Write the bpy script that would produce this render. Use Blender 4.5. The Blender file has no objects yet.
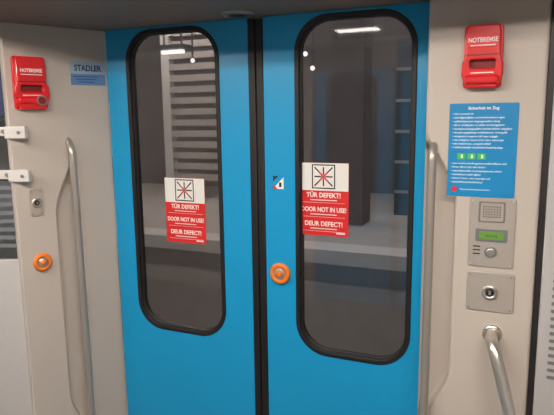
import bpy, bmesh, math, random
from mathutils import Matrix, Vector
random.seed(4)
sc=bpy.context.scene
try:
    sc.view_settings.view_transform='Standard'; sc.view_settings.look='None'
except Exception: pass
# ---------------------------------------------------------------- materials
def lin(c): return tuple(((v/255)/12.92 if v/255<=.04045 else ((v/255+.055)/1.055)**2.4) for v in c)+(1,)
def mat(name,rgb,rough=.5,metal=0,noise=.0,scale=30,bump=0,emit=None,es=0,coat=0,spec=.5):
    m=bpy.data.materials.new(name); m.use_nodes=True; nt=m.node_tree; b=nt.nodes['Principled BSDF']
    b.inputs['Base Color'].default_value=lin(rgb); b.inputs['Roughness'].default_value=rough
    b.inputs['Metallic'].default_value=metal; b.inputs['Coat Weight'].default_value=coat
    b.inputs['Specular IOR Level'].default_value=spec
    tc=nt.nodes.new('ShaderNodeTexCoord'); nz=nt.nodes.new('ShaderNodeTexNoise')
    nz.inputs['Scale'].default_value=scale; nz.inputs['Detail'].default_value=5
    nt.links.new(tc.outputs['Object'],nz.inputs['Vector'])
    if noise:
        mx=nt.nodes.new('ShaderNodeMix'); mx.data_type='RGBA'
        c=lin(rgb); mx.inputs[6].default_value=tuple(v*(1-noise) for v in c[:3])+(1,)
        mx.inputs[7].default_value=tuple(min(1,v*(1+noise)) for v in c[:3])+(1,)
        nt.links.new(nz.outputs[0],mx.inputs[0]); nt.links.new(mx.outputs[2],b.inputs['Base Color'])
    if bump:
        bp=nt.nodes.new('ShaderNodeBump'); bp.inputs['Strength'].default_value=bump; bp.inputs['Distance'].default_value=.001
        nt.links.new(nz.outputs[0],bp.inputs['Height']); nt.links.new(bp.outputs[0],b.inputs['Normal'])
    if emit:
        b.inputs['Emission Color'].default_value=lin(emit); b.inputs['Emission Strength'].default_value=es
    return m
BLUE=mat('door_blue_paint',(12,148,202),.36,noise=.05,scale=3)
BEIGE=mat('beige_moulded_panel',(190,181,172),.42,noise=.04,scale=250,bump=.15)
CEIL=mat('ceiling_grey',(118,110,102),.6,noise=.05)
CEILW=mat('ceiling_white',(200,196,190),.6,noise=.03)
RUB=mat('black_rubber',(16,16,18),.55,noise=.1)
RUB2=mat('dark_strip',(34,32,34),.45)
STEEL=mat('brushed_steel',(212,207,200),.28,.9,noise=.08,scale=60)
STEELB=mat('satin_grab_bar',(184,178,170),.30,.65,noise=.05,scale=60)
STEELP=mat('steel_plate',(182,174,166),.42,.35,noise=.05,scale=90)
SATIN=mat('satin_grey_tube',(150,146,142),.35,.6)
RED=mat('red_plastic',(216,26,32),.3,noise=.03,coat=.3)
REDD=mat('red_dark_plastic',(120,12,18),.5)
WHITE=mat('white_print',(232,230,226),.6)
SRED=mat('sticker_red',(206,34,36),.45,noise=.03)
SWHT=mat('sticker_white',(222,222,220),.5,noise=.02)
BLK=mat('black_print',(24,22,24),.6)
POST=mat('poster_blue',(14,132,192),.4,noise=.04,scale=8)
PTXT=mat('poster_text',(225,240,246),.6)
GRN=mat('poster_green',(70,190,90),.5)
ORG=mat('orange_ring',(226,120,40),.4)
LCD=mat('lcd_green',(98,140,60),.3,emit=(120,170,70),es=.12)
DKB=mat('sign_dark_blue',(20,60,120),.5)
SGN=mat('sign_grey_blue',(158,176,192),.5)
SGB=mat('sign_mid_blue',(92,132,176),.5)
GREY=mat('light_grey_panel',(182,180,180),.5,noise=.04)
GREYD=mat('mid_grey',(110,114,120),.5)
WBR=mat('white_clamp',(205,203,200),.4)
NAVY=mat('navy',(28,44,84),.5)
FLOOR=mat('floor_lino',(112,108,106),.6,noise=.3,scale=200)
LAMP=mat('lamp_lens',(255,250,240),.5,emit=(255,243,230),es=92)
LAMP2=mat('downlight_lens',(255,250,240),.5,emit=(255,246,236),es=12)
XL=mat('platform_fill_lens',(255,250,240),.5,emit=(255,246,236),es=85)  # for the out-of-view fill tubes only
XM=mat('platform_small_lamp_lens',(255,250,240),.5,emit=(245,242,240),es=2.2)
CONC=mat('platform_concrete',(182,178,174),.8,noise=.15,scale=6)
CONL=mat('platform_edge_light',(215,214,212),.8,noise=.1,scale=5)
DARKW=mat('tunnel_wall',(116,114,116),.8,noise=.25,scale=2)
XBLUE=mat('outside_blue_panel',(84,98,112),.6)
def glassmat(name,trans,refl):
    m=bpy.data.materials.new(name); m.use_nodes=True; nt=m.node_tree; nt.nodes.clear()
    o=nt.nodes.new('ShaderNodeOutputMaterial'); t=nt.nodes.new('ShaderNodeBsdfTransparent'); g=nt.nodes.new('ShaderNodeBsdfGlossy')
    t.inputs[0].default_value=trans; g.inputs['Roughness'].default_value=.05; g.inputs[0].default_value=(.95,.97,1,1)
    mx=nt.nodes.new('ShaderNodeMixShader'); fr=nt.nodes.new('ShaderNodeFresnel'); fr.inputs[0].default_value=1.5
    ma=nt.nodes.new('ShaderNodeMath'); ma.operation='MULTIPLY_ADD'; ma.inputs[1].default_value=.8; ma.inputs[2].default_value=refl
    nt.links.new(fr.outputs[0],ma.inputs[0]); nt.links.new(ma.outputs[0],mx.inputs[0])
    nt.links.new(t.outputs[0],mx.inputs[1]); nt.links.new(g.outputs[0],mx.inputs[2]); nt.links.new(mx.outputs[0],o.inputs[0]); return m
GLASS=glassmat('tinted_window_glass',(.72,.70,.70,1),.03)
PGLASS=glassmat('partition_glass',(.75,.78,.8,1),.02)
# ---------------------------------------------------------------- helpers
col=sc.collection
def frame(x,y,z,ang=0): return Matrix.Translation((x,y,z))@Matrix.Rotation(math.radians(ang),4,'Z')@Matrix.Rotation(math.pi/2,4,'X')
def group(name,M=Matrix.Identity(4)):
    e=bpy.data.objects.new(name,None); e.empty_display_size=.05; col.objects.link(e); e.matrix_world=M; return e
def put(name,me,m,parent=None,M=Matrix.Identity(4),smooth=False):
    o=bpy.data.objects.new(name,me); col.objects.link(o)
    if m is not None and not me.materials: me.materials.append(m)
    if parent is not None: o.parent=parent
    o.matrix_basis=M
    if smooth:
        for p in me.polygons: p.use_smooth=True
    return o
def rr(cx,cy,w,h,r,n=8):
    r=min(r,w/2-1e-5,h/2-1e-5); P=[]
    for (sx,sy,a0) in ((1,1,0),(-1,1,90),(-1,-1,180),(1,-1,270)):
        for i in range(n+1):
            a=math.radians(a0+90*i/n); P.append((cx+sx*(w/2-r)+r*math.cos(a),cy+sy*(h/2-r)+r*math.sin(a)))
    return P
def rect(cx,cy,w,h): return [(cx-w/2,cy-h/2),(cx+w/2,cy-h/2),(cx+w/2,cy+h/2),(cx-w/2,cy+h/2)]
def shape(name,loops,z0,z1,m,parent=None,bev=0,M=Matrix.Identity(4)):
    cu=bpy.data.curves.new(name,'CURVE'); cu.dimensions='2D'; cu.fill_mode='BOTH'
    for L in loops:
        s=cu.splines.new('POLY'); s.points.add(len(L)-1)
        for p,q in zip(s.points,L): p.co=(q[0],q[1],0,1)
        s.use_cyclic_u=True
    bev=min(bev,(z1-z0)/2*.98)
    cu.extrude=max((z1-z0)/2-bev,0); cu.bevel_depth=bev; cu.bevel_resolution=2; cu.offset=-bev
    ob=bpy.data.objects.new(name,cu); col.objects.link(ob)
    dg=bpy.context.evaluated_depsgraph_get(); me=bpy.data.meshes.new_from_object(ob.evaluated_get(dg))
    bpy.data.objects.remove(ob); me.materials.clear()
    me.transform(Matrix.Translation((0,0,(z0+z1)/2)))
    return put(name,me,m,parent,M)
def text(body,size,m,parent,x,y,z,align='CENTER',off=0,sx=1):
    cu=bpy.data.curves.new('t','FONT'); cu.body=body; cu.size=size; cu.align_x=align; cu.align_y='CENTER'
    cu.offset=off; cu.extrude=.0002; cu.resolution_u=3
    ob=bpy.data.objects.new('t',cu); col.objects.link(ob)
    dg=bpy.context.evaluated_depsgraph_get(); me=bpy.data.meshes.new_from_object(ob.evaluated_get(dg))
    bpy.data.objects.remove(ob); me.materials.clear()
    me.transform(Matrix.Translation((x,y,z))@Matrix.Scale(sx,4,(1,0,0)))
    return put('lettering',me,m,parent)
def box(name,a,b,m,parent=None,bev=0,M=Matrix.Identity(4)):
    bm=bmesh.new(); bmesh.ops.create_cube(bm,size=1)
    for v in bm.verts: v.co=Vector(((a[i]+b[i])/2+v.co[i]*(b[i]-a[i]) for i in range(3)))
    if bev: bmesh.ops.bevel(bm,geom=bm.edges[:],offset=bev,segments=3,affect='EDGES',profile=.5)
    me=bpy.data.meshes.new(name); bm.to_mesh(me); bm.free(); return put(name,me,m,parent,M)
def circ(cx,cy,r,n=40): return [(cx+r*math.cos(2*math.pi*i/n),cy+r*math.sin(2*math.pi*i/n)) for i in range(n)]
def disc(name,cx,cy,r,z0,z1,m,parent,bev=.001,ri=0):
    return shape(name,[circ(cx,cy,r)]+([circ(cx,cy,ri)] if ri else []),z0,z1,m,parent,bev)
def lathe(name,prof,m,parent,M,n=40):
    bm=bmesh.new(); rings=[]
    for r,z in prof:
        rings.append([bm.verts.new((r*math.cos(2*math.pi*i/n),r*math.sin(2*math.pi*i/n),z)) for i in range(n)])
    for A,B in zip(rings,rings[1:]):
        for i in range(n): bm.faces.new((A[i],A[(i+1)%n],B[(i+1)%n],B[i]))
    bm.faces.new(rings[-1]); me=bpy.data.meshes.new(name); bm.to_mesh(me); bm.free(); return put(name,me,m,parent,M,True)
def tube(name,pts,r,m,parent=None,cyc=False):
    cu=bpy.data.curves.new(name,'CURVE'); cu.dimensions='3D'; cu.bevel_depth=r; cu.bevel_resolution=6; cu.use_fill_caps=True
    s=cu.splines.new('POLY')
    P=[Vector(p) for p in pts]
    for _ in range(3):
        Q=[P[0]]
        for A,B in zip(P,P[1:]): Q+=[A.lerp(B,.25),A.lerp(B,.75)]
        Q.append(P[-1]); P=Q
    s.points.add(len(P)-1)
    for p,q in zip(s.points,P): p.co=(*q,1)
    ob=bpy.data.objects.new(name,cu); col.objects.link(ob)
    dg=bpy.context.evaluated_depsgraph_get(); me=bpy.data.meshes.new_from_object(ob.evaluated_get(dg))
    bpy.data.objects.remove(ob); me.materials.clear(); return put(name,me,m,parent,smooth=True)
def sstep(a,b,x):
    t=max(0,min(1,(x-a)/(b-a))); return t*t*(3-2*t)
def field(name,M,x0,x1,y0,y1,nx,ny,fn,m,back=-.1,rad=.02):
    """moulded panel: grid with height function and rounded vertical edges that turn back"""
    xs=[(x0,back)]+[(x0+rad-rad*math.cos(a),-rad+rad*math.sin(a)) for a in [math.radians(d) for d in range(0,90,15)]]
    xs+=[(x0+rad+(x1-x0-2*rad)*i/nx,0) for i in range(nx+1)]
    xs+=[(x1-rad+rad*math.sin(a),-rad+rad*math.cos(a)) for a in [math.radians(d) for d in range(75,-1,-15)][::-1]]+[(x1,back)]
    bm=bmesh.new(); G=[]
    for j in range(ny+1):
        y=y0+(y1-y0)*j/ny
        G.append([bm.verts.new((x,y,z+(fn(x,y) if z>-rad else 0))) for x,z in xs])
    for j in range(ny):
        for i in range(len(xs)-1): bm.faces.new((G[j][i],G[j][i+1],G[j+1][i+1],G[j+1][i]))
    bmesh.ops.remove_doubles(bm,verts=bm.verts,dist=1e-6)
    me=bpy.data.meshes.new(name); bm.to_mesh(me); bm.free(); return put(name,me,m,None,M,True)
# ---------------------------------------------------------------- doors
TOP=2.012
def leaf(name,M,side):
    g=group(name,M); c=side*(.161+.22)
    x0,x1=(.031,.705) if side>0 else (-.705,-.031)
    shape('panel',[rect((x0+x1)/2,TOP/2+.01,x1-x0,TOP-.02),rr(c,1.36,.44,1.28,.125,12)],-.045,0,BLUE,g,.002)
    shape('window_gasket',[rr(c,1.36,.446,1.286,.128,12),rr(c,1.36,.410,1.250,.110,12)],-.04,.005,RUB,g,.003)
    shape('gasket_inner_lip',[rr(c,1.36,.412,1.252,.111,12),rr(c,1.36,.402,1.242,.106,12)],-.035,-.008,RUB2,g,.001)
    shape('window_glass',[rr(c,1.36,.412,1.252,.111,12)],-.022,-.018,GLASS,g)
    shape('closing_seal',[rect(side*.0165,1.005,.029,TOP-.01)],-.04,.004,RUB,g,.004)
    return g
d1=leaf('door_1',frame(0,0,0),-1); d2=leaf('door_2',frame(0,0,0),1)
d3=leaf('door_3',frame(0,-2.6,0,180),-1); d4=leaf('door_4',frame(0,-2.6,0,180),1)
def button(name,M,r=.043):
    g=group(name,M)
    lathe('ring',[(r,0),(r,.006),(r*.94,.012),(r*.6,.013),(r*.55,.009),(.0005,.009)],ORG,g,Matrix.Identity(4))
    lathe('bezel',[(r*.52,.009),(r*.52,.013),(r*.46,.015),(.0005,.015)],STEEL,g,Matrix.Identity(4))
    lathe('cap',[(r*.30,.015),(r*.30,.017),(r*.24,.019),(.0005,.0195)],ORG,g,Matrix.Identity(4)); return g
button('door_open_button',frame(.092,-.0005,1.033))
g=group('hand_warning_sticker',frame(.088,-.0008,1.393))
shape('white_field',[[(-.022,-.024),(.022,-.024),(.022,.022)]],0,.0006,WHITE,g)
shape('red_corner',[[(-.022,-.024),(-.004,-.024),(-.022,-.006)]],.0006,.001,SRED,g)
shape('dark_corner',[[(-.022,.026),(.0,.026),(-.022,.004)]],0,.0006,NAVY,g)
shape('black_mark',[rect(.008,-.008,.010,.018)],.0006,.001,BLK,g)
def sticker(M):
    g=group('door_defect_sticker',M); W,H=.196,.278
    shape('paper',[rr(0,0,W,H,.004)],0,.0006,SRED,g)
    shape('white_top',[rect(0,H/2-.053,W-.002,.104)],.0006,.0009,SWHT,g)
    cx,cy=0,H/2-.052
    shape('frame',[rect(cx,cy,.092,.092),rect(cx,cy,.083,.083)],.0009,.0013,BLK,g)
    for i in range(8):
        a=math.radians(i*45); R=Matrix.Translation((cx,cy,0))@Matrix.Rotation(a,4,'Z')
        L=.036 if i%2==0 else .05
        shape('ray_%d'%i,[[(.007,-.0026),(L,-.0026),(L,.0026),(.007,.0026)]],.0009,.0013,BLK,g,0,R)
    for a in (45,135):
        shape('red_cross',[rect(0,0,.054,.006)],.0013,.0016,SRED,g,0,Matrix.Translation((cx,cy,0))@Matrix.Rotation(math.radians(a),4,'Z'))
    for i,(t,s) in enumerate((('TÜR DEFEKT!',1),('DOOR NOT IN USE!',1),('DEUR DEFECT!',1))):
        y=.016-i*.055
        text(t,.0250,WHITE,g,0,y,.0008,off=.0005,sx=(.92 if i!=1 else .80))
        shape('subline_%d'%i,[rect(0,y-.018,.105,.003)],.0006,.0010,SWHT,g)
        shape('divider_%d'%i,[rect(0,y-.028,W*.86,.001)],.0006,.0009,SWHT,g)
    shape('logo',[rect(W/2-.03,-H/2+.012,.035,.006)],.0006,.001,SWHT,g)
    return g
sticker(frame(-.351,.0175,1.256)); sticker(frame(.265,.0175,1.333))
# ---------------------------------------------------------------- right pillar
FP=-.12
def fr(x,y):
    w=.092*sstep(1.60,1.38,y)*sstep(.56,.80,y)
    if w<=0: return 0
    e=sstep(.66+w+.006,.66+w-.003,x)
    return -.05*e*min(1,w/.02)
field('wall_right',frame(0,FP,0),.655,1.0,.0,2.012,150,220,fr,BEIGE,back=-.112,rad=.012)
g=group('grab_rail',frame(0,FP,0))
tube('bar',[(.684,1.56,-.02),(.682,1.53,.012),(.682,1.50,.022),(.682,.9,.024),(.682,.36,.022),(.684,.30,-.02)],.0135,STEELB,g)
lathe('flange_top',[(.02,-.004),(.02,.002),(.013,.004)],SATIN,g,Matrix.Translation((.684,1.556,-.01)))
def brake(name,M,W=.118,H=.185):
    g=group(name,M)
    shape('back_plate',[rr(0,0,W*.94,H,.012)],0,.012,RED,g,.003)
    shape('cover',[[(-W*.50,-.052),(-W*.44,-.074),(-W*.36,-H/2),(W*.36,-H/2),(W*.44,-.074),(W*.50,-.052),(W*.49,-.018),(W*.42,.0),(W*.42,H/2-.018),(W*.36,H/2-.002),(-W*.36,H/2-.002),(-W*.42,H/2-.018),(-W*.42,.0),(-W*.49,-.018)],
        rr(0,-.022,W*.60,.024,.007)],.010,.034,RED,g,.005)
    shape('label_ridge',[rr(0,.042,W*.78,.034,.004)],.034,.037,RED,g,.001)
    shape('recess',[rr(0,-.022,W*.62,.03,.006)],.0115,.013,REDD,g)
    shape('groove',[rect(0,.004,W*.80,.004)],.0335,.0345,REDD,g)
    shape('grip',[rr(0,-.068,W*.84,.026,.010)],.028,.046,RED,g,.007)
    text('NOTBREMSE',.0185,WHITE,g,0,.046,.0373,off=.0005,sx=.80)
    shape('label_line_a',[rect(0,.031,W*.6,.003)],.0365,.0374,WHITE,g)
    shape('label_line_b',[rect(0,-.048,W*.55,.003)],.0335,.0345,WHITE,g)
    return g
brake('emergency_brake_box',frame(.82,FP-.0005,1.815))
g=group('safety_info_poster',frame(.828,FP-.0008,1.533))
shape('sheet',[rr(0,0,.200,.290,.004)],0,.001,POST,g)
text('Sicherheit im Zug',.0125,WHITE,g,0,.130,.0011,off=.0003)
y=.113; k=0
for blk,(n,h) in enumerate(((1,.006),(9,.0062))):
    for i in range(n):
        L=.17*(.55+.45*random.random()) if (i%2) else .165
        if blk==0: L=.06
        tx=''.join(random.choice('abcdefghiklmnoprstuvwz   ') for _ in range(int(L/.0037)))
        text('• '+tx,.0080,PTXT,g,-.090,y,.0011,'LEFT',off=.0001); y-=.0115
for i in range(3):
    shape('green_symbol_%d'%i,[rr(-.06+.030*i,-.018,.024,.019,.002)],.001,.0014,GRN,g)
    shape('green_mark_%d'%i,[rect(-.058+.030*i,-.018,.006,.011)],.0014,.0017,WHITE,g)
y=-.040
for i in range(6):
    tx=''.join(random.choice('abcdefghiklmnoprstuvwz   ') for _ in range(random.randint(24,44)))
    text('• '+tx,.0080,PTXT,g,-.090,y,.0011,'LEFT',off=.0001); y-=.0118
disc('red_symbol',-.078,-.122,.009,.001,.0016,SRED,g,0)
text('Sicherheitshinweise beachten',.0075,PTXT,g,-.06,-.122,.0011,'LEFT')
g=group('intercom_panel',frame(.868,FP-.0005,1.276))
shape('plate',[rr(0,0,.135,.222,.007)],0,.004,STEELP,g,.0015)
shape('speaker_frame',[rr(-.002,.067,.078,.066,.006),rr(-.002,.067,.068,.056,.004)],.004,.006,SATIN,g,.0008)
for i in range(7):
    for j in range(5):
        disc('hole',-.026+.008*i,.083-.008*j,.0021,.004,.0047,BLK,g,0)
shape('display_frame',[rr(0,-.008,.094,.040,.004)],.004,.007,GREYD,g,.001)
shape('display',[rr(0,-.008,.074,.024,.002)],.007,.008,LCD,g)
text('Störung',.011,BLK,g,0,-.008,.0082)
disc('call_button',.0,-.062,.013,.004,.010,STEEL,g,.002); disc('call_ring',.0,-.062,.019,.004,.006,SATIN,g,.001,.0145)
for i in range(3): shape('label_%d'%i,[rect(-.042,-.045-.012*i,.022,.004)],.004,.0045,BLK,g)
for sx in (-1,1):
    for sy in (-1,1): disc('screw',sx*.059,sy*.102,.0035,.004,.0055,STEEL,g,.0005)
def keyplate(M,W,H,r):
    g=group('key_switch',M)
    shape('plate',[rr(0,0,W,H,.008)],0,.004,STEELP,g,.0015)
    lathe('collar',[(r,.004),(r,.009),(r*.85,.012),(r*.6,.012),(r*.55,.008),(.0005,.008)],STEEL,g,Matrix.Identity(4))
    lathe('core',[(r*.5,.008),(r*.48,.011),(.0005,.011)],BLK,g,Matrix.Identity(4))
    shape('key_pin',[rect(0,0,r*.3,r*.5)],.011,.014,STEEL,g)
    for sx in (-1,1):
        for sy in (-1,1): disc('screw',sx*(W/2-.01),sy*(H/2-.01),.0032,.004,.0055,SATIN,g,.0005)
    return g
keyplate(frame(.872,FP-.0005,1.083),.142,.128,.024)
g=group('handrail')
tube('tube',[(.885,-.118,.945),(.885,-.17,.945),(.895,-.205,.93),(.918,-.23,.86),(.965,-.27,.70),(1.02,-.32,.45),(1.04,-.34,.2),(1.04,-.34,.02)],.019,STEEL,g)
lathe('flange',[(.03,0),(.03,.004),(.02,.007)],STEEL,g,frame(.885,-.1205,.945))
g=group('wall_far_right',frame(0,-.125,0))
box('panel',(1.018,0,-.12),(1.75,2.01,0),GREY,g,.004)
for i in range(34): shape('slot_%d'%i,[rr(1.14,1.62-.024*i,.18,.011,.004)],0,.0008,GREYD,g)
box('gap_shade_right',(1.0005,-.118,0),(1.0175,-.06,2.01),RUB2)  # dark strip filling the open gap, its shade put into the colour
# ---------------------------------------------------------------- left wall (door pocket wall, angled)
ANG=math.degrees(math.atan2(.905,.425))
LF=frame(-.73,-.006,0,ANG)
def fl(x,y):
    s=-x
    w=.085*sstep(1.52,1.25,y)*sstep(.18,.45,y)
    if w<=0: return 0
    c=.150
    e=sstep(c-.02,c-.012,s)*(1-sstep(c+w-.006,c+w+.004,s))
    return -.045*e*min(1,w/.03)
field('wall_left',LF,-.395,.027,.0,2.012,160,220,fl,BEIGE,back=-.035,rad=.006)
def LFm(s,z): return LF@Matrix.Translation((-s,z,.0006))
g=group('grab_rail',LF)
tube('bar',[(-.165,1.56,-.01),(-.165,1.53,.022),(-.165,1.49,.034),(-.163,.9,.036),(-.16,.30,.034),(-.16,.24,-.01)],.0145,STEELB,g)
g=brake('emergency_brake_box',LFm(.305,1.787),.135,.205)
disc('gauge_rim',.030,-.068,.020,.040,.048,SATIN,g,.001); disc('gauge',.030,-.068,.015,.048,.049,REDD,g,0)
g=group('manufacturer_sign',LFm(.062,1.832))
shape('plate',[rr(0,0,.150,.098,.003)],0,.001,SGN,g)
text('STADLER',.034,DKB,g,0,.022,.0012,off=.0010,sx=.84)
shape('band',[rect(0,-.024,.150,.046)],.001,.0013,SGB,g)
for i in range(3): shape('line_%d'%i,[rect(-.01,-.012-.011*i,.11-.02*i,.003)],.0013,.0016,DKB,g)
button('door_open_button',LFm(.31,1.06),.038)
keyplate(LFm(.315,1.31),.055,.11,.02)
E=Vector((-.73,-.006,0))-Vector((.425,.905,0))*.40
g=group('glass_partition',frame(E.x-.01,E.y+.02,0,20))
box('lower_panel',(-1.0,0,-.02),(-.003,1.08,0),GREY,g,.004)
box('pane',(-1.0,1.085,-.014),(-.003,2.0,-.006),PGLASS,g)
for i in range(9): box('frost_stripe_%d'%i,(-1.0,1.13+.034*i,-.0055),(-.003,1.146+.034*i,-.0045),GREYD,g)
box('blue_stripe',(-1.0,1.66,-.0055),(-.02,1.86,-.0045),NAVY,g)
for z in (1.60,1.43):
    q=group('partition_clamp',frame(E.x-.01,E.y+.02,0,20))
    box('arm',(-.28,z-.018,.0005),(.02,z+.018,.014),WBR,q,.004)
    disc('bolt_a',-.02,z,.008,.014,.019,SATIN,q,.001); disc('bolt_b',-.11,z,.008,.014,.019,SATIN,q,.001)
    box('clamp_foot',(-.01,z-.028,.0005),(.075,z+.02,.03),WBR,q,.005)
    disc('foot_bolt',.05,z-.004,.007,.03,.035,SATIN,q,.001)
# ---------------------------------------------------------------- shell
box('floor',(-2.6,-2.7,-.05),(2.6,.045,-.001),FLOOR)
g=group('ceiling')
box('door_header',(-2.6,-.72,2.013),(2.6,.05,2.18),CEIL,g)
box('main',(-2.6,-2.7,2.18),(2.6,-.721,2.23),CEILW,g)
box('wall_front_left',(-2.6,-.0,0),(-.80,.05,2.012),GREY)
box('wall_front_right',(1.02,-.0,0),(2.6,.05,2.012),GREY)
box('wall_back_left',(-2.6,-2.65,0),(-.73,-2.6,2.18),BEIGE)
box('wall_back_right',(.73,-2.65,0),(2.6,-2.6,2.18),BEIGE)
box('wall_back',(-.73,-2.65,2.015),(.73,-2.58,2.18),CEIL)
box('wall_end_left',(-2.65,-2.65,0),(-2.6,.05,2.18),GREY)
box('wall_end_right',(2.6,-2.65,0),(2.65,.05,2.18),GREY)
g=group('ceiling_speaker',Matrix.Translation((-.02,-.10,2.0128))@Matrix.Rotation(math.pi,4,'X'))
lathe('rim',[(.058,0),(.058,.004),(.052,.010),(.038,.010)],SATIN,g,Matrix.Identity(4))
lathe('grille',[(.039,.004),(.035,.011),(.0005,.015)],RUB2,g,Matrix.Identity(4))
def strip(x0,x1,y,w=.09):
    g=group('ceiling_light')
    box('housing',(x0-.02,y-w/2-.015,2.160),(x1+.02,y+w/2+.015,2.1795),WBR,g,.003)
    box('lens',(x0,y-w/2,2.150),(x1,y+w/2,2.1605),LAMP,g,.003)
strip(-.4,.6,-1.3); strip(-1.6,-.7,-1.5); strip(.8,1.7,-1.5)
g=group('header_downlight')
box('bezel',(.165,-.465,2.006),(.375,-.365,2.0128),WBR,g,.002); box('lens',(.18,-.452,2.003),(.36,-.378,2.0065),LAMP2,g,.001)
# ---------------------------------------------------------------- outside
box('platform_ground',(-18,.3,-1.0),(9,3.2,-.9),CONC)
for i,y in enumerate((1.1,2.5)): 
    g=group('track_rail'); box('rail_head',(-18,y,-.80),(9,y+.07,-.76),CONL,g); box('rail_web',(-18,y+.025,-.9),(9,y+.045,-.80),GREYD,g)
g=group('opposite_platform')
box('edge',(-18,3.2,-1.0),(9,3.5,.30),CONC,g); box('slab',(-18,3.5,.1),(9,7.5,.3),CONC,g)
box('edge_lip',(-18,3.12,.20),(9,3.45,.34),CONL,g)
box('station_wall',(-18,7.5,0),(9,7.7,5),DARKW)
g=group('platform_louvre')
box('frame_post_a',(-4.6,6.0,.3),(-4.45,6.15,4.0),CONL,g); box('frame_post_b',(-3.0,6.0,.3),(-2.85,6.15,4.0),CONL,g)
for i in range(16): box('slat_%d'%i,(-4.5,6.02,.6+.18*i),(-2.9,6.1,.70+.18*i),CONC,g)
g=group('notice_board'); box('board',(-5.6,5.6,1.0),(-4.9,5.65,1.9),CONL,g); box('post',(-5.3,5.62,.3),(-5.22,5.68,1.0),GREYD,g)
box('platform_pillar',(-1.2,4.6,.3),(-.8,5.0,4.0),DARKW)
g=group('platform_kiosk')
box('body',(-.6,5.5,.3),(2.4,6.5,2.6),XBLUE,g)
for i in range(5): box('band_%d'%i,(-.6,5.48,.6+.4*i),(2.4,5.5,.64+.4*i),CONC,g)
# station canopy with everything that hangs from it
roof=group('platform_roof'); box('canopy',(-18,1.0,4.0),(9,7.5,4.1),GREYD,roof)
def hang(x,y,z,h,m,top=4.0,w=.05):
    box('lamp_tube',(x-h,y-w,z),(x+h,y+w,z+.05),m,roof,.01); box('lamp_cover',(x-h-.05,y-.1,z+.055),(x+h+.05,y+.1,z+.11),GREYD,roof)
    for sx in (-.8,.8): box('lamp_hanger',(x+h*sx-.01,y-.01,z+.11),(x+h*sx+.01,y+.01,top),GREYD,roof)
hang(-3.36,4.5,2.47,.17,XM,w=.03)
for x in (-7,-4,-1,2):
    hang(x,1.95,3.4,.6,XL); hang(x,5.25,3.7,.6,XL)  # unseen tubes added to brighten the platform edge face and the station
for x,y,z in ((-3.06,4.5,2.37),(-1.49,4.5,2.37),(-1.40,4.5,2.2)):
    lathe('signal_globe',[(.001,-.03),(.02,-.021),(.03,0),(.02,.021),(.001,.03)],XM,roof,Matrix.Translation((x,y,z)),20)
    box('signal_stem',(x-.008,y-.008,z+.03),(x+.008,y+.008,4.0),GREYD,roof)
w=bpy.data.worlds.new('night'); sc.world=w; w.use_nodes=True
w.node_tree.nodes['Background'].inputs[0].default_value=(.02,.022,.028,1); w.node_tree.nodes['Background'].inputs[1].default_value=1
# ---------------------------------------------------------------- camera
cd=bpy.data.cameras.new('cam'); cam=bpy.data.objects.new('camera',cd); col.objects.link(cam); sc.camera=cam
cd.sensor_fit='HORIZONTAL'; cd.sensor_width=36; cd.lens=560/554*36; cd.clip_start=.02
ya,pi,ro=.412,.163,-.013
f=Vector((-math.sin(ya)*math.cos(pi),math.cos(ya)*math.cos(pi),-math.sin(pi))); r=Vector((math.cos(ya),math.sin(ya),0)); u=r.cross(f)
r2=r*math.cos(ro)+u*math.sin(ro); u2=-r*math.sin(ro)+u*math.cos(ro)
M=Matrix((r2,u2,-f)).transposed().to_4x4(); M.translation=Vector((.941,-1.969,1.649)); cam.matrix_world=M
